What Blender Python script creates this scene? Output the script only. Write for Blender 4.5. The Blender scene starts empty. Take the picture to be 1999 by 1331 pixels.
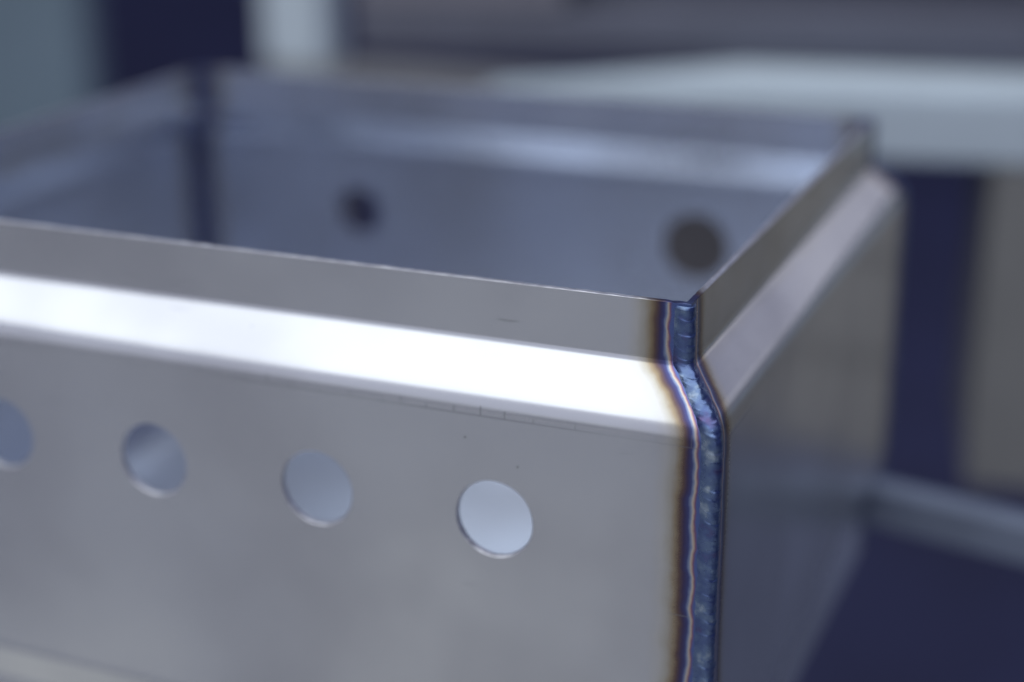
import bpy, bmesh, math, random
from mathutils import Vector, Matrix, noise

random.seed(4)
S = bpy.context.scene
C = S.collection
MM = 0.001

# ------------------------------------------------------------------ camera
cam_d = bpy.data.cameras.new("Camera")
cam = bpy.data.objects.new("Camera", cam_d)
C.objects.link(cam)
S.camera = cam
CAM = Vector((92.15, -342.22, 147.05)) * MM
YAW, PITCH, ROLL, FPX = -0.3932, -0.3418, -0.0048, 3329.5
F = Vector((math.sin(YAW) * math.cos(PITCH), math.cos(YAW) * math.cos(PITCH), math.sin(PITCH)))
R = Vector((math.cos(YAW), -math.sin(YAW), 0))
U = R.cross(F)
R2 = R * math.cos(ROLL) + U * math.sin(ROLL)
U2 = U * math.cos(ROLL) - R * math.sin(ROLL)
cam.matrix_world = Matrix(((R2.x, U2.x, -F.x, CAM.x), (R2.y, U2.y, -F.y, CAM.y),
                           (R2.z, U2.z, -F.z, CAM.z), (0, 0, 0, 1)))
cam_d.sensor_width = 36
cam_d.lens = FPX * 36 / 1999
cam_d.clip_start = 0.01
cam_d.clip_end = 100
cam_d.dof.use_dof = True
cam_d.dof.focus_distance = (Vector((-0.012, 0.004, 0)) - CAM).dot(F)
cam_d.dof.aperture_fstop = 3.5
cam_d.dof.aperture_blades = 9

# ------------------------------------------------------------------ world
W_ = bpy.data.worlds.new("World")
S.world = W_
W_.use_nodes = True
bg = W_.node_tree.nodes["Background"]
bg.inputs[0].default_value = (0.118, 0.132, 0.258, 1)
bg.inputs[1].default_value = 1.0

# ------------------------------------------------------------------ lamps
def area(name, loc, target, sx, sy, power, col, spread=180):
    d = bpy.data.lights.new(name, 'AREA')
    d.shape = 'RECTANGLE'; d.size = sx; d.size_y = sy
    d.energy = power; d.color = col; d.spread = math.radians(spread)
    o = bpy.data.objects.new(name, d); C.objects.link(o)
    o.location = loc
    o.rotation_euler = (Vector(target) - Vector(loc)).to_track_quat('-Z', 'Y').to_euler()
    return o

area("overhead_lamp", (-1.05, -1.35, 2.0), (-1.05, -1.35, 0.0), 3.9, 5.1, 106, (0.93, 0.975, 1.0))
area("added_front_fill", (-2.3, -4.3, 0.80), (-2.3, 0, 0.80), 5.0, 2.7, 23, (0.95, 0.98, 1.0))  # unseen fill behind the camera, added to lighten the bend's reflection
area("added_back_fill", (1.15, 3.3, 0.52), (0, 0.1, 0.1), 2.2, 0.75, 2.3, (1.0, 0.985, 0.95))  # unseen low fill at the back, added to brighten the side slope

S.render.engine = 'CYCLES'
S.view_settings.view_transform = 'Standard'
S.view_settings.look = 'None'
S.view_settings.exposure = 0.0
S.view_settings.gamma = 1.0
S.cycles.use_denoising = True
S.cycles.max_bounces = 10
S.cycles.glossy_bounces = 8
S.cycles.caustics_reflective = True
S.cycles.sample_clamp_indirect = 6

# ------------------------------------------------------------------ materials
class NT:
    def __init__(self, name):
        self.m = bpy.data.materials.new(name); self.m.use_nodes = True
        self.t = self.m.node_tree; self.n = self.t.nodes
        self.b = self.n["Principled BSDF"]
    def new(self, typ, **kw):
        nd = self.n.new(typ)
        for k, v in kw.items(): setattr(nd, k, v)
        return nd
    def link(self, a, b): self.t.links.new(a, b)
    def put(self, sock, v):
        if hasattr(v, "is_linked") or isinstance(v, bpy.types.NodeSocket): self.link(v, sock)
        else: sock.default_value = v
    def math(self, op, a, b=0.0, c=0.0, clamp=False):
        nd = self.new("ShaderNodeMath", operation=op, use_clamp=clamp)
        for i, v in enumerate((a, b, c)): self.put(nd.inputs[i], v)
        return nd.outputs[0]
    def noise(self, vec, scale, detail=2, rough=0.5, dim='3D'):
        nd = self.new("ShaderNodeTexNoise", noise_dimensions=dim)
        if vec is not None: self.link(vec, nd.inputs["Vector"])
        nd.inputs["Scale"].default_value = scale
        nd.inputs["Detail"].default_value = detail
        nd.inputs["Roughness"].default_value = rough
        return nd.outputs[0]
    def maprange(self, v, a, b, c, d, smooth=False):
        nd = self.new("ShaderNodeMapRange")
        if smooth: nd.interpolation_type = 'SMOOTHSTEP'
        self.put(nd.inputs[0], v)
        for i, x in enumerate((a, b, c, d)): self.put(nd.inputs[1 + i], x)
        return nd.outputs[0]
    def ramp(self, v, stops, interp='LINEAR'):
        nd = self.new("ShaderNodeValToRGB"); r = nd.color_ramp; r.interpolation = interp
        while len(r.elements) > 1: r.elements.remove(r.elements[-1])
        r.elements[0].position = stops[0][0]; r.elements[0].color = (*stops[0][1], 1)
        for p, c in stops[1:]:
            e = r.elements.new(p); e.color = (*c, 1)
        self.put(nd.inputs[0], v)
        return nd.outputs[0]
    def mix(self, f, a, b, mode='MIX'):
        nd = self.new("ShaderNodeMix", data_type='RGBA', blend_type=mode)
        self.put(nd.inputs[0], f)
        for i, v in ((6, a), (7, b)):
            self.put(nd.inputs[i], (*v, 1) if isinstance(v, tuple) and len(v) == 3 else v)
        return nd.outputs[2]
    def bump(self, h, strength, dist, prev=None):
        nd = self.new("ShaderNodeBump")
        nd.inputs["Strength"].default_value = strength
        nd.inputs["Distance"].default_value = dist
        self.link(h, nd.inputs["Height"])
        if prev is not None: self.link(prev, nd.inputs["Normal"])
        return nd.outputs[0]
    def P(self, **kw):
        for k, v in kw.items():
            self.put(self.b.inputs[k.replace("_", " ")], v)

STEEL = (0.60, 0.61, 0.625)

def steel_sheet(name, rough=0.21, tint=STEEL, metal=1.0, spread=1.0, fade=0.0):
    """cold rolled stainless sheet; attribute 'sheet' = (along, down, distance to weld) in mm"""
    k = NT(name)
    at = k.new("ShaderNodeAttribute", attribute_name="sheet")
    sep = k.new("ShaderNodeSeparateXYZ"); k.link(at.outputs["Vector"], sep.inputs[0])
    su, sw, sd = sep.outputs
    tc = k.new("ShaderNodeTexCoord").outputs["Object"]
    # heat tint oxide bands beside the weld
    wob = k.noise(tc, 55, 2)
    wob2 = k.noise(tc, 260, 2)
    dd = k.math('ADD', sd, k.math('MULTIPLY', k.math('SUBTRACT', wob, 0.5), 3.2))
    dd = k.math('ADD', dd, k.math('MULTIPLY', k.math('SUBTRACT', wob2, 0.5), 1.3))
    f = k.math('DIVIDE', dd, 16.0 * spread, clamp=True)
    mm = lambda v: v / 16.0
    heat = k.ramp(f, [
        (0.0, (0.10, 0.15, 0.33)), (mm(4.3), (0.11, 0.15, 0.34)), (mm(4.7), (0.22, 0.12, 0.20)),
        (mm(5.05), (0.50, 0.36, 0.30)), (mm(5.3), (0.56, 0.50, 0.44)), (mm(5.65), (0.25, 0.30, 0.43)),
        (mm(6.2), (0.075, 0.085, 0.21)), (mm(7.1), (0.075, 0.06, 0.12)), (mm(8.1), (0.15, 0.10, 0.085)),
        (mm(9.2), (0.32, 0.25, 0.16)), (mm(10.6), (0.46, 0.43, 0.36)), (mm(12.5), (0.58, 0.57, 0.54)),
        (mm(15), tint)])
    if fade: heat = k.mix(fade, heat, tint)
    # smudges that also paint cloudy reflections into the colour; faint rolling streaks
    sv = k.new("ShaderNodeCombineXYZ"); k.link(su, sv.inputs[0])
    k.link(k.math('MULTIPLY', sw, 9.0), sv.inputs[1])
    streak = k.noise(sv.outputs[0], 0.11, 4, 0.6)
    mottle = k.noise(tc, 12, 3, 0.5)
    col = k.mix(k.math('MULTIPLY', k.maprange(mottle, 0.40, 0.70, 0, 0.50, True), k.maprange(f, mm(8), mm(14), 0, 1)), heat, (0.40, 0.40, 0.42))
    # a few hairline scratches
    mp = k.new("ShaderNodeMapping"); k.link(tc, mp.inputs[0])
    mp.inputs["Rotation"].default_value = (0.3, 0.5, 0.4); mp.inputs["Scale"].default_value = (14, 300, 300)
    scr = k.math('MULTIPLY', k.maprange(k.noise(mp.outputs[0], 3.0, 1), 0.735, 0.76, 0, 1),
                 k.maprange(k.noise(tc, 26, 1), 0.5, 0.62, 0, 1))
    col = k.mix(k.math('MULTIPLY', scr, 0.5), col, (0.25, 0.25, 0.26))
    # tiny dark specks
    vor = k.new("ShaderNodeTexVoronoi"); k.link(tc, vor.inputs["Vector"]); vor.inputs["Scale"].default_value = 110
    pick = k.math('GREATER_THAN', k.noise(vor.outputs["Position"], 900, 0), 0.60)
    speck = k.math('MULTIPLY', k.math('LESS_THAN', vor.outputs["Distance"], 0.028), pick)
    col = k.mix(speck, col, (0.09, 0.085, 0.09))
    # press brake witness line with short cross ticks, just below the upper bend
    lw = k.math('ABSOLUTE', k.math('SUBTRACT', sw, TICK_W))
    line = k.maprange(lw, 0.0, 0.32, 1, 0, True)
    tk = k.new("ShaderNodeCombineXYZ"); k.link(su, tk.inputs[0])
    tv = k.new("ShaderNodeTexVoronoi", voronoi_dimensions='1D', feature='DISTANCE_TO_EDGE')
    k.link(k.math('MULTIPLY', su, 0.14), tv.inputs["W"]); tv.inputs["Scale"].default_value = 1.0
    tick = k.maprange(tv.outputs["Distance"], 0.0, 0.05, 1, 0, True)
    band = k.math('MULTIPLY', k.math('LESS_THAN', sw, TICK_W), k.math('GREATER_THAN', sw, k.math('SUBTRACT', TICK_W, k.maprange(k.noise(tk.outputs[0], 0.23, 1), 0.3, 0.7, 0.2, 3.4))))
    tick = k.math('MULTIPLY', tick, band)
    mark = k.math('MAXIMUM', line, tick)
    mark = k.math('MULTIPLY', mark, k.maprange(k.noise(tc, 18, 2), 0.35, 0.6, 0.15, 1.0))
    col = k.mix(k.math('MULTIPLY', mark, 0.55), col, (0.22, 0.22, 0.24))
    # fine line where the tool first touched, on the slope
    l2 = k.maprange(k.math('ABSOLUTE', k.math('SUBTRACT', sw, LINE_W)), 0.0, 0.12, 1, 0, True)
    rg = k.math('ADD', k.maprange(mottle, 0.3, 0.75, rough - 0.03, rough + 0.07),
                k.maprange(f, mm(4), mm(11), 0.06, 0.0))
    rg = k.math('ADD', rg, k.math('MULTIPLY', k.math('SUBTRACT', streak, 0.5), 0.05))
    h = k.bump(k.noise(tc, 9, 1), 0.45, 0.0022)
    h = k.bump(k.math('MAXIMUM', mark, l2), -0.10, 0.0003, h)
    k.P(Base_Color=col, Metallic=metal, Roughness=rg, Normal=h)
    return k.m

def painted(name, col, rough=0.5, var=0.15, scale=30, metallic=0.0):
    k = NT(name)
    tc = k.new("ShaderNodeTexCoord").outputs["Object"]
    n = k.noise(tc, scale, 4, 0.6)
    dark = tuple(c * (1 - 2 * var) for c in col)
    k.P(Base_Color=k.mix(k.maprange(n, 0.35, 0.7, 0, 1), col, dark), Roughness=rough, Metallic=metallic,
        Normal=k.bump(k.noise(tc, scale * 12, 2), 0.1, 0.0005))
    return k.m

# ------------------------------------------------------------------ box dimensions (mm)
D, H1, H2, H = 10.2, 10.7, 15.0, 98.0      # upper fold: inset, slope height, lip height; wall height
D2, H3, H4 = 5.0, 14.0, 20.0                # lower fold
LEN, DEP = 283.0, 232.0
T = 1.5
HOLE_R = 10.15

def make_profile():
    """outer profile from the upper lip edge to the lower lip edge: (offset outwards, z, normal)"""
    pts = [(-D, H1 + H2), (-D, H1), (0, 0), (0, -H), (-D2, -H - H3), (-D2, -H - H3 - H4)]
    rad = [0, 3.6, 10.0, 10.0, 3.6, 0]
    out = []
    for i, p in enumerate(pts):
        p = Vector(p)
        if rad[i] == 0:
            q = Vector(pts[1 if i == 0 else i - 1])
            d = (q - p) if i == 0 else (p - q)
            d.normalize()
            out.append((p, Vector((-d.y, d.x)), 'flat')); continue
        a = (Vector(pts[i - 1]) - p).normalized(); b = (Vector(pts[i + 1]) - p).normalized()
        ang = a.angle(b); tl = rad[i] / math.tan(ang / 2)
        n0 = Vector((a.y, -a.x)); n1 = Vector((-b.y, b.x))
        turn = (-a).x * b.y - (-a).y * b.x          # sign: convex or concave seen from outside
        cen = p + a * tl - n0 * rad[i] * (1 if turn < 0 else -1)
        s0 = p + a * tl
        for j in range(13):
            t = j / 12
            n = (n0 * (1 - t) + n1 * t).normalized()
            # exact arc by slerp of the normal
            th0 = math.atan2(n0.y, n0.x); th1 = math.atan2(n1.y, n1.x)
            dth = (th1 - th0 + math.pi) % (2 * math.pi) - math.pi
            th = th0 + dth * t
            n = Vector((math.cos(th), math.sin(th)))
            q = cen + n * rad[i] * (1 if turn < 0 else -1)
            out.append((q, n, 'arc' if 0 < j < 12 else 'tan'))
    return out

def outward_fix(prof):
    # normals must point away from the box (positive offset on the wall)
    mid = [n for p, n, k in prof if abs(p.y + 50) < 60 and abs(p.x) < 1e-6]
    if mid and mid[0].x < 0:
        prof = [(p, -n, k) for p, n, k in prof]
    return prof

PROF = outward_fix(make_profile())
ARC = [0.0]
for a, b in zip(PROF, PROF[1:]): ARC.append(ARC[-1] + (b[0] - a[0]).length)
tans = [ARC[i] for i, q in enumerate(PROF) if q[2] == 'tan']
LINE_W, TICK_W = tans[2], tans[3] + 0.6       # tangents of the upper convex bend

M_SHEET = steel_sheet("stainless_sheet")
M_INNER = steel_sheet("stainless_inner_brightened", 0.22, (0.68, 0.72, 0.81), 0.84, spread=0.8, fade=0.3)  # paler and bluer than the outer steel, to lift the interior light
M_FLOOR = steel_sheet("brightened_bottom_sheet", 0.22, (0.64, 0.70, 0.78), 0.58)  # bright bluish tone put in to lighten the box interior
def cut_edge():
    k = NT("sheared_edge")
    tc = k.new("ShaderNodeTexCoord").outputs["Object"]
    n = k.noise(tc, 420, 3, 0.7)
    at = k.new("ShaderNodeAttribute", attribute_name="sheet")
    sep = k.new("ShaderNodeSeparateXYZ"); k.link(at.outputs["Vector"], sep.inputs[0])
    tint = k.ramp(k.math('DIVIDE', sep.outputs[2], 16.0, clamp=True),
                  [(0.0, (0.12, 0.16, 0.30)), (0.33, (0.10, 0.10, 0.22)), (0.48, (0.22, 0.15, 0.12)), (0.65, (0.62, 0.60, 0.56)), (0.9, (1, 1, 1))])
    k.P(Base_Color=k.mix(1.0, k.mix(k.maprange(n, 0.4, 0.7, 0, 1), (0.62, 0.62, 0.64), (0.42, 0.41, 0.42)), tint, 'MULTIPLY'), Metallic=1.0,
        Roughness=0.48, Normal=k.bump(n, 0.9, 0.0006))
    return k.m
M_EDGE = cut_edge()

def mesh_obj(name, me, mat, parent=None):
    o = bpy.data.objects.new(name, me); C.objects.link(o)
    if mat: me.materials.append(mat)
    if parent is not None: o.parent = parent
    return o

def panel(name, length, holes, frame, parent, mat):
    """one bent sheet with mitred ends. frame: (u, outward, z) in mm -> world"""
    CELL = 15.0
    holes3 = {(h[0], h[1]): (h[2] if len(h) > 2 else HOLE_R) for h in holes}
    holes = [(h[0], h[1]) for h in holes]
    hz = sorted({h[1] for h in holes})
    # columns (mm along the wall) and rows
    cols = {0, length}
    for e in (1, 2, 3, 4, 5, 6, 7, 8, 10, 12, 14, 16, 18, 22):
        cols |= {e, length - e}
    for hu, _ in holes: cols |= {hu - CELL, hu + CELL}
    cols = sorted(cols)
    # drop the regular columns that fall inside a hole cell
    cols = [c for c in cols if not any(hu - CELL + 1e-6 < c < hu + CELL - 1e-6 for hu, _ in holes)]
    rows = [(p, n, w) for (p, n, k), w in zip(PROF, ARC)]
    zmid = [i for i in range(len(rows) - 1) if abs(rows[i][0].x) < 1e-4 and abs(rows[i + 1][0].x) < 1e-4][0]
    extra = []
    for z in sorted({v for h in hz for v in (h + CELL, h - CELL)}, reverse=True):
        extra.append((Vector((0, z)), rows[zmid][1].copy(), rows[zmid][2] + rows[zmid][0].y - z))
    rows = rows[:zmid + 1] + extra + rows[zmid + 1:]
    V, N, A, FC, EDGE, INN = [], [], [], [], set(), set()
    def add(u, o, z, nrm, su, sw, sd):
        V.append(frame(u, o, z)); N.append(nrm); A.append((su, sw, sd)); return len(V) - 1
    def fn(un, on, zn):
        a = frame(un, on, zn) - frame(0, 0, 0)
        return a.normalized()
    def at(u, row, side):
        p, n, w = row
        q = p - n * T * (0 if side == 0 else 1)
        uu = -q.x + (length + 2 * q.x) * (u / length)
        # keep wall columns true: only the ends slide along the mitre
        if 23 < u < length - 23: uu = u
        elif u <= 23: uu = u - q.x * (1 - u / 23) 
        else: uu = u + q.x * (1 - (length - u) / 23)
        return uu, q
    grid = [[[None] * len(cols) for _ in rows] for _ in (0, 1)]
    for side in (0, 1):
        for r, row in enumerate(rows):
            for c, u in enumerate(cols):
                uu, q = at(u, row, side)
                n = row[1] if side == 0 else -row[1]
                sd = min(uu + q.x, length + q.x - uu)
                grid[side][r][c] = add(uu, q.x, q.y, fn(0, n.x, n.y), uu, row[2], sd)
    def is_hole(r, c):
        for hu, h in holes:
            if abs(cols[c] - (hu - CELL)) < 1e-4 and abs(rows[r][0].y - (h + CELL)) < 1e-4 and abs(rows[r][0].x) < 1e-4:
                return hu, h
        return None
    NS = 64
    for side in (0, 1):
        g = grid[side]
        for r in range(len(rows) - 1):
            for c in range(len(cols) - 1):
                hh = is_hole(r, c)
                quad = [g[r][c], g[r][c + 1], g[r + 1][c + 1], g[r + 1][c]]
                if hh is None:
                    INN.add(len(FC)) if side else None; FC.append(quad if side == 0 else quad[::-1]); continue
                hu, h = hh
                on = rows[r][1] if side == 0 else -rows[r][1]
                oo = -T * side
                sd = min(hu, length - hu)
                ring = []
                for i in range(NS):
                    a = 2 * math.pi * (i + 0.0) / NS - 3 * math.pi / 4   # start at the lower left corner
                    rr = holes3[(hu, h)] - (0.38 if side else 0)
                    ring.append(add(hu + rr * math.cos(a), oo, h + rr * math.sin(a), fn(0, on.x, on.y), hu, rows[r][2], sd))
                # corners in the order ll, lr, ur, ul  (ring starts at ll, runs counter-clockwise)
                cor = [g[r + 1][c], g[r + 1][c + 1], g[r][c + 1], g[r][c]]
                q4 = NS // 4
                for s in range(4):
                    ca, cb = cor[s], cor[(s + 1) % 4]
                    for i in range(q4):
                        i0 = ring[(s * q4 + i) % NS]; i1 = ring[(s * q4 + i + 1) % NS]
                        tri = [ca if i < q4 // 2 else cb, i1, i0]
                        INN.add(len(FC)) if side else None; FC.append(tri if side == 1 else tri[::-1])
                    m = ring[(s * q4 + q4 // 2) % NS]
                    tri = [ca, cb, m]
                    INN.add(len(FC)) if side else None; FC.append(tri[::-1] if side == 1 else tri)
    # rim of each hole, with a small burred edge
    for hu, h in holes:
        a_, b_, c_, d_ = [], [], [], []
        rr = holes3[(hu, h)]
        for i in range(NS + 1):
            a = 2 * math.pi * i / NS
            nrm = fn(-math.cos(a), 0, -math.sin(a))
            nb = fn(-math.cos(a), 1, -math.sin(a))
            BV = 0.30 + 0.22 * noise.noise(Vector((2 * math.cos(a), 2 * math.sin(a), hu))) if i < NS else BV0
            if i == 0: BV0 = BV
            c_.append(add(hu + rr * math.cos(a), 0, h + rr * math.sin(a), nb, hu, 60, 99))
            d_.append(add(hu + (rr - BV) * math.cos(a), -BV, h + (rr - BV) * math.sin(a), nb, hu, 60, 99))
            a_.append(add(hu + (rr - BV) * math.cos(a), -BV, h + (rr - BV) * math.sin(a), nrm, hu, 60, 99))
            b_.append(add(hu + (rr - 0.38) * math.cos(a), -T, h + (rr - 0.38) * math.sin(a), nrm, hu, 60, 99))
        for i in range(NS):
            EDGE.add(len(FC)); FC.append([a_[i], b_[i], b_[i + 1], a_[i + 1]])
            EDGE.add(len(FC)); FC.append([c_[i], d_[i], d_[i + 1], c_[i + 1]])
    # cut edges, top and bottom: a slightly ragged sheared edge
    for r, up in ((0, 1), (len(rows) - 1, -1)):
        ao, ai, ab, ac, ad = [], [], [], [], []
        nf = int(length / 1.3)
        for c in range(nf + 1):
            u = length * c / nf
            nz = noise.noise(Vector((u * 0.21, length, up))) + 0.6 * noise.noise(Vector((u * 0.7, length, up + 5)))
            LB = max(0.03, 0.13 + 0.16 * nz)
            rag = 0.10 * noise.noise(Vector((u * 0.33, length, up + 9)))
            for side, l in ((0, ao), (1, ai)):
                uu, q = at(u, rows[r], side)
                sd = min(uu + q.x, length + q.x - uu)
                zt = q.y + up * (LB * 0.8 + rag)
                l.append(add(uu, q.x - (LB if side == 0 else 0), zt, fn(0, 0, up), uu, 200, sd))
                if side == 0:
                    nb = fn(0.2 * nz, 1, up)
                    ab.append(add(uu, q.x, q.y - up * 0.2, nb, uu, 200, sd)); ac.append(add(uu, q.x - LB, zt, nb, uu, 200, sd))
                else:
                    ad.append(add(uu, q.x, q.y - up * 0.2, fn(0, -1, 0), uu, 200, sd))
        for c in range(nf):
            quad = [ao[c], ai[c], ai[c + 1], ao[c + 1]]
            EDGE.add(len(FC)); FC.append(quad if up == 1 else quad[::-1])
            EDGE.add(len(FC)); FC.append([ab[c], ac[c], ac[c + 1], ab[c + 1]])
            FC.append([ad[c], ai[c], ai[c + 1], ad[c + 1]])
    # mitred ends
    for c in (0, len(cols) - 1):
        a_, b_ = [], []
        for row in rows:
            for side, l in ((0, a_), (1, b_)):
                uu, q = at(cols[c], row, side)
                l.append(add(uu, q.x, q.y, fn(-1 if c == 0 else 1, 0, 0), uu, row[2], 0))
        for r in range(len(rows) - 1):
            FC.append([a_[r], a_[r + 1], b_[r + 1], b_[r]])
    me = bpy.data.meshes.new(name)
    me.from_pydata(V, [], FC)
    att = me.attributes.new("sheet", 'FLOAT_VECTOR', 'POINT')
    att.data.foreach_set("vector", [x for a in A for x in a])
    me.polygons.foreach_set("use_smooth", [True] * len(me.polygons))
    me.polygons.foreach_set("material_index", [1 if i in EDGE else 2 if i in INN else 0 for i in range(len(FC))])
    me.update()
    # orient faces to their analytic normals
    fl = []
    for p in me.polygons:
        s = Vector((0, 0, 0))
        for v in p.vertices: s += N[v]
        if s.dot(p.normal) < 0: fl.append(p.index)
    if fl:
        bm = bmesh.new(); bm.from_mesh(me); bm.faces.ensure_lookup_table()
        bmesh.ops.reverse_faces(bm, faces=[bm.faces[i] for i in fl])
        bm.to_mesh(me); bm.free()
    me.normals_split_custom_set_from_vertices([tuple(n) for n in N])
    o = mesh_obj(name, me, mat, parent)
    me.materials.append(M_EDGE)
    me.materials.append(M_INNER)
    return o

def tag(o, label, cat=None, group=None, kind=None):
    o["label"] = label
    if cat: o["category"] = cat
    if group: o["group"] = group
    if kind: o["kind"] = kind
    return o

def thing(name, label, cat, loc=(0, 0, 0), group=None):
    o = bpy.data.objects.new(name, None); C.objects.link(o)
    o.location = loc; o.empty_display_size = 0.02
    return tag(o, label, cat, group)

# simple bevelled box in world metres -> mesh
def box_mesh(name, lo, hi, bev=0.001, rot=0.0, segs=2):
    bm = bmesh.new()
    bmesh.ops.create_cube(bm, size=1)
    lo, hi = Vector(lo), Vector(hi)
    for v in bm.verts:
        v.co = Vector([lo[i] + (v.co[i] + 0.5) * (hi[i] - lo[i]) for i in range(3)])
    if bev: bmesh.ops.bevel(bm, geom=bm.edges[:], offset=bev, segments=segs, affect='EDGES', profile=0.5)
    if rot: bmesh.ops.rotate(bm, verts=bm.verts, cent=((lo + hi) / 2), matrix=Matrix.Rotation(rot, 3, 'Z'))
    me = bpy.data.meshes.new(name); bm.to_mesh(me); bm.free()
    return me

# ------------------------------------------------------------------ ground
M_GROUND = painted("slate_floor", (0.025, 0.028, 0.080), 0.8, 0.2, 3)
M_FRONT_BOUNCE = NT("pale_bounce_slab")
_tc = M_FRONT_BOUNCE.new("ShaderNodeTexCoord").outputs["Object"]
_n = M_FRONT_BOUNCE.noise(_tc, 4.6, 2, 0.45)
M_FRONT_BOUNCE.P(Base_Color=M_FRONT_BOUNCE.ramp(_n, [(0.40, (0.16, 0.165, 0.215)), (0.5, (0.36, 0.365, 0.385)), (0.60, (0.72, 0.70, 0.62))]),
         Roughness=0.8)
M_FRONT_BOUNCE = M_FRONT_BOUNCE.m
GZ = -0.80
g = mesh_obj("ground", box_mesh("ground", (-14, -14, GZ - 0.2), (14, 14, GZ), 0), M_GROUND); g["kind"] = "structure"
ap = mesh_obj("front_bounce_slab", box_mesh("front_bounce_slab", (-9, -9, GZ - 0.1), (5, -0.045, GZ + 0.006), 0.002), M_FRONT_BOUNCE); ap["kind"] = "structure"  # unseen pale mottled slab, added for the front wall to reflect

M_SIDE_BOUNCE = painted("blue_grey_bounce_floor", (0.25, 0.275, 0.35), 0.7, 0.15, 2)
wk = mesh_obj("side_bounce_floor", box_mesh("side_bounce_floor", (0.03, 0.01, GZ - 0.1), (6, 9, GZ + 0.005), 0.002), M_SIDE_BOUNCE); wk["kind"] = "structure"  # unseen lighter floor, added to brighten the right wall's reflection

# ------------------------------------------------------------------ the welded box
box = thing("welded_steel_box", "open stainless steel box with folded rim, row of round holes and blue welded corner",
            "steel box", (-LEN / 2 * MM, DEP / 2 * MM, (-H - H3 - H4) * MM))
BO = box.location.copy()
def fr_front(u, o, z): return Vector((-u, -o, z)) * MM - BO
def fr_right(u, o, z): return Vector((o, u, z)) * MM - BO
def fr_back(u, o, z): return Vector((-u, DEP + o, z)) * MM - BO
def fr_left(u, o, z): return Vector((-LEN - o, u, z)) * MM - BO
HZ, HS, HX = -30.9, 48.3, 54.7
front = panel("perforated_panel", LEN, [(HX + i * HS, HZ) for i in range(5) if HX + i * HS < LEN - 25], fr_front, box, M_SHEET)
tag(front, "nearest wall with the row of four round holes in view")
back = panel("perforated_panel", LEN, [(73.4, -28, 12.6), (209.6, -28, 9.6)], fr_back, box, M_SHEET)
tag(back, "far wall with two round holes seen from inside")
side = panel("side_panel", DEP, [], fr_right, box, M_SHEET)
side2 = panel("side_panel", DEP, [], fr_left, box, M_SHEET)
bp = box_mesh("bottom_plate", Vector((-LEN + D2 + T, D2 + T, -H - H3 - 3.0)) * MM - BO, Vector((-D2 - T, DEP - D2 - T, -H - H3 - 1.5)) * MM - BO, 0)
at_ = bp.attributes.new("sheet", 'FLOAT_VECTOR', 'POINT')
at_.data.foreach_set("vector", [100.0, 150.0, 99.0] * len(bp.vertices))
mesh_obj("bottom_plate", bp, M_FLOOR, box)

# weld beads -----------------------------------------------------------
def bead_material():
    k = NT("weld_bead_oxide")
    tc = k.new("ShaderNodeTexCoord").outputs["Object"]
    n = k.noise(tc, 170, 3, 0.6); n2 = k.noise(tc, 900, 3, 0.6)
    col = k.ramp(n, [(0.28, (0.12, 0.10, 0.21)), (0.42, (0.10, 0.14, 0.28)), (0.58, (0.15, 0.21, 0.33)), (0.70, (0.36, 0.43, 0.50))])
    k.P(Base_Color=col, Metallic=1.0, Roughness=k.maprange(n2, 0.3, 0.7, 0.22, 0.45),
        Normal=k.bump(n2, 0.28, 0.0003))
    return k.m
M_BEAD = bead_material()

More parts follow.
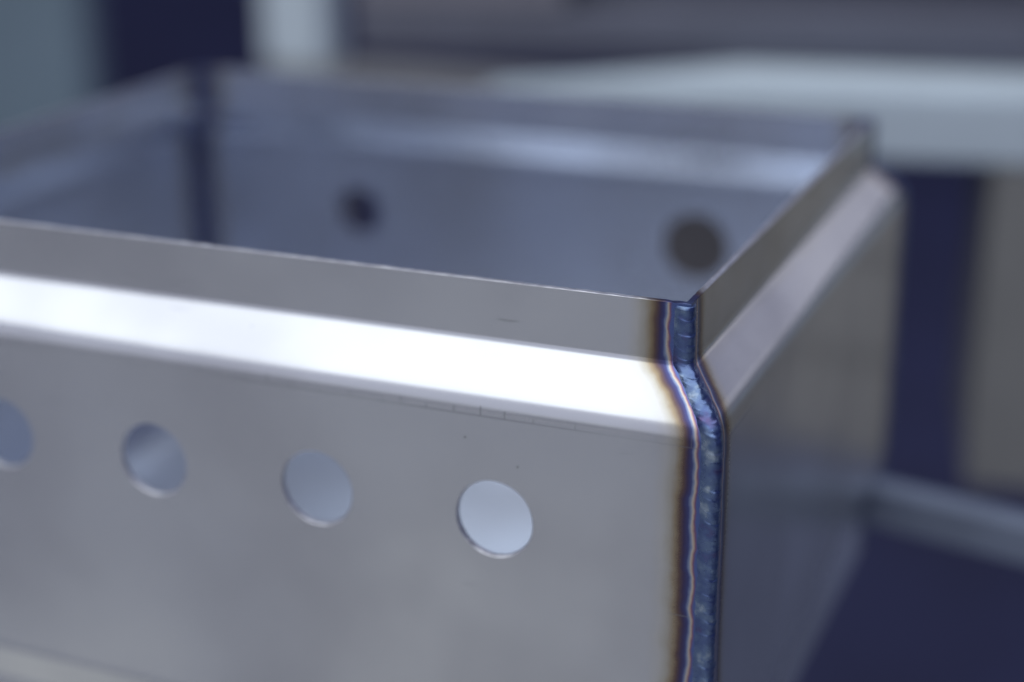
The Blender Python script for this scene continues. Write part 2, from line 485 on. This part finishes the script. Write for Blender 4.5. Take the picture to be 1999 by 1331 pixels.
def bead(flipx, flipy, fine, parent, seed):
    """fillet of weld metal following the mitred corner from lip to lip"""
    path = []
    for p, n, kk in PROF: path.append((p, n))
    step = 0.16 if fine else 0.9
    pts = []
    for (a, an), (b, bn) in zip(path, path[1:]):
        m = max(1, int((b - a).length / step))
        for i in range(m):
            t = i / m
            pts.append((a.lerp(b, t), an.lerp(bn, t).normalized()))
    pts.append(path[-1])
    NS = 26 if fine else 10
    rnd = random.Random(seed)
    # puddle centres, irregularly spaced
    pud, s = [], 0.4
    while s < 200:
        pud.append((s, rnd.uniform(0.25, 1.1), rnd.uniform(-0.6, 0.6))); s += rnd.choice((1.4, 1.9, 2.6, 3.6)) * rnd.uniform(0.85, 1.15)
    V, FC = [], []
    s = 0.0; prev = None
    for i, (p, n) in enumerate(pts):
        if prev is not None: s += (p - prev).length
        prev = p
        wid = 3.95 + 0.5 * (noise.noise(Vector((s * 0.13, seed, 0)))) + 0.3 * noise.noise(Vector((s * 0.5, seed, 3)))
        endf = min(1.0, (s + 0.25) / 1.6)
        for j in range(NS + 1):
            th = j / NS            # 0 on the front wall, 1 on the side wall
            a = (th - 0.5) * 2     # -1..1
            # corner frame: in the horizontal section the two walls leave the corner at 90 degrees
            e = wid * abs(a)
            # chevron ripples: later puddles lap over earlier ones
            rip = 0.0
            q = s + 0.15 * noise.noise(Vector((s * 0.8, a * 1.7, seed + 2)))
            for ps, am, of in pud:
                dq = q - ps + 1.2 * (a - of * 0.5) ** 2
                if -0.35 <= dq < 3.0:
                    rip = max(rip, am * ((dq + 0.35) / 0.35 if dq < 0 else (1 - dq / 3.0) ** 1.3))
            hgt = 0.62 + 0.05 * (1 - abs(a) ** 2.4) + 0.24 * rip * (1 - abs(a) ** 3)
            hgt += (0.38 * noise.noise(Vector((s * 0.42, a * 1.3, seed + 7))) + 0.05 * noise.noise(Vector((s * 1.9, a * 3.0, seed + 9)))) * (1 - a * a)
            hgt = hgt * (0.4 + 0.6 * endf)
            t_ = th
            kx = wid * 0.60
            bx = -wid * (1 - t_) ** 2 + 2 * t_ * (1 - t_) * kx
            by = wid * t_ ** 2 - 2 * t_ * (1 - t_) * kx
            nx, ny = bx + wid * 0.9, by - wid * 0.9
            nl = math.hypot(nx, ny)
            disp = (hgt - 0.62) * 0.9
            x = p.x + bx + nx / nl * disp
            y = -p.x + by + ny / nl * disp
            z = p.y + n.y * (hgt + 0.1) * 0.8
            if s < 1.2: z -= (1.2 - s) * 0.5
            if flipx: x = -LEN - x
            if flipy: y = DEP - y
            V.append(Vector((x, y, z)) * MM - BO)
    for i in range(len(pts) - 1):
        for j in range(NS):
            a = i * (NS + 1) + j
            f = [a, a + 1, a + NS + 2, a + NS + 1]
            FC.append(f if (flipx == flipy) else f[::-1])
    # caps
    FC.append(list(range(NS + 1))); FC.append(list(range((len(pts) - 1) * (NS + 1), len(pts) * (NS + 1)))[::-1])
    me = bpy.data.meshes.new("weld_bead"); me.from_pydata(V, [], FC)
    me.polygons.foreach_set("use_smooth", [True] * len(me.polygons)); me.update()
    bm = bmesh.new(); bm.from_mesh(me); bmesh.ops.recalc_face_normals(bm, faces=bm.faces); bm.to_mesh(me); bm.free()
    return mesh_obj("weld_bead", me, M_BEAD, parent)
b0 = bead(False, False, True, box, 11)
tag(b0, "blue and violet heat tinted weld running down the nearest corner")
bead(True, False, False, box, 23); bead(False, True, False, box, 37); bead(True, True, False, box, 51)

# ------------------------------------------------------------------ trestle under the box
M_RAIL = painted("grey_rail_paint", (0.20, 0.235, 0.30), 0.45, 0.12, 25)
ZB = -H - H3 - H4
tre = thing("support_trestle", "slate grey tube trestle under the steel box, its rail showing at the lower right", "trestle", (0, 0.115, GZ + 0.0))
TO = tre.location.copy()
def part(name, lo, hi, mat, parent, org, bev=0.0015, rot=0.0):
    return mesh_obj(name, box_mesh(name, Vector(lo) * MM - org, Vector(hi) * MM - org, bev, rot), mat, parent)
for rx in (-230, -80):
    part("bearer", (rx, 12, ZB - 20), (rx + 20, 330, ZB - 0.05), M_RAIL, tre, TO, 0.002)
    for ly in (14, 308):
        part("leg", (rx + 1, ly, GZ * 1000), (rx + 19, ly + 18, ZB - 20.1), M_RAIL, tre, TO)
    part("stretcher", (rx + 4, 32.2, -600), (rx + 16, 307.8, -580), M_RAIL, tre, TO)
rl = mesh_obj("rail", box_mesh("rail", (-0.40, -0.006, ZB * MM + 0.0001), (0.42, 0.006, ZB * MM + 0.0155), 0.0015), M_RAIL, tre)
rl.location = Vector((0, 0.246, 0)) - TO; rl.rotation_euler.z = math.radians(-12)
# ------------------------------------------------------------------ blurred workshop things behind
M_PALE = painted("pale_bench_paint", (0.58, 0.66, 0.69), 0.5, 0.06, 12)
M_WARM = painted("warm_grey_drawer", (0.24, 0.235, 0.215), 0.5, 0.08, 10)
M_DARK = painted("dull_violet_steel", (0.125, 0.13, 0.165), 0.45, 0.1, 14)
M_DARK2 = painted("dull_steel_block", (0.22, 0.21, 0.235), 0.5, 0.1, 14)
M_DULL = painted("dull_grey_board", (0.25, 0.25, 0.24), 0.6, 0.1, 14)

M_END = painted("brown_grey_board", (0.13, 0.122, 0.125), 0.6, 0.1, 14)
bench = thing("work_bench", "pale blue grey work bench behind the far right corner of the steel box", "bench", (0.0, 0.48, GZ))
BROT = math.radians(11)
WO = bench.location.copy()
bm = bmesh.new()
foot = [(-250, 480), (640, 480), (640, 900), (60, 900), (-130, 550)]
vs = [bm.verts.new(Vector((x, y, -48)) * MM - WO) for x, y in foot]
fb = bm.faces.new(vs)
ex = bmesh.ops.extrude_face_region(bm, geom=[fb])
bmesh.ops.translate(bm, verts=[v for v in ex['geom'] if isinstance(v, bmesh.types.BMVert)], vec=(0, 0, 0.032))
bmesh.ops.recalc_face_normals(bm, faces=bm.faces)
bmesh.ops.bevel(bm, geom=bm.edges[:], offset=0.002, segments=2, affect='EDGES')
me = bpy.data.meshes.new("bench_top"); bm.to_mesh(me); bm.free()
mesh_obj("bench_top", me, M_PALE, bench)
part("end_board", (-170, 512, -240), (-75, 524, -48.2), M_END, bench, WO)
part("drawer_unit", (1, 482, -216), (420, 620, -48.2), M_WARM, bench, WO, 0.002)
M_BOUNCE = painted("beige_bounce_front", (0.43, 0.41, 0.36), 0.5, 0.06, 10)  # pale fronts with handles, out of view, added to brighten the side wall
for k in range(3):
    dz = -52 - k * 54
    dr = part("added_bounce_front", (42, 476, dz - 50), (380, 481.8, dz), M_BOUNCE, bench, WO, 0.0015)
    part("handle", (170, 466, dz - 30), (250, 475.8, dz - 22), M_DULL, dr, WO, 0.0015)
for x, y in ((-190, 530), (600, 500), (600, 850), (330, 862)):
    part("leg", (x, y, GZ * 1000), (x + 36, y + 36, -48.2), M_DULL, bench, WO)

bench.rotation_euler.z = BROT
def on_bench(name, lo, hi, mat, bev=0.003):
    piv = Vector((0, 0.48, -0.0158))
    o = mesh_obj(name, box_mesh(name, Vector(lo) - piv, Vector(hi) - piv, bev), mat)
    o.location = piv; o.rotation_euler.z = BROT
    return o
tb = on_bench("steel_tube", (-0.335, 0.550, -0.0158), (0.60, 0.578, 0.009), M_DARK)
tag(tb, "dull violet grey square tube lying along the back of the bench", "steel tube")
tb2 = on_bench("steel_channel", (-0.31, 0.584, -0.0158), (0.60, 0.64, 0.040), M_DARK)
tag(tb2, "taller dark grey steel channel right behind the square tube", "steel channel")
bl = on_bench("steel_block", (-0.335, 0.552, 0.0092), (-0.22, 0.576, 0.050), M_DARK2, 0.002)
tag(bl, "lighter violet grey steel block on the left end of the square tube", "steel block")

rack = thing("tube_rack", "pale upright square post of a rack behind the far wall of the steel box", "rack", (-0.40, 0.72, GZ))
KO = rack.location.copy()
part("rail", (-522, 690, -90), (-60, 720, -70), M_DULL, rack, KO)
part("post", (-524, 690, -69.8), (-475, 720, 300), M_PALE, rack, KO, 0.003)
for lx in (-500, -300): part("leg", (lx, 692, GZ * 1000), (lx + 28, 718, -90.2), M_DULL, rack, KO)
M_SLATE = painted("slate_green_panel", (0.21, 0.28, 0.32), 0.6, 0.1, 6)
pn = mesh_obj("standing_panel", box_mesh("standing_panel", (-2.2, 1.80, GZ), (-1.50, 1.84, 0.3), 0.003), M_SLATE)
tag(pn, "slate green panel standing far behind at the left edge", "panel")
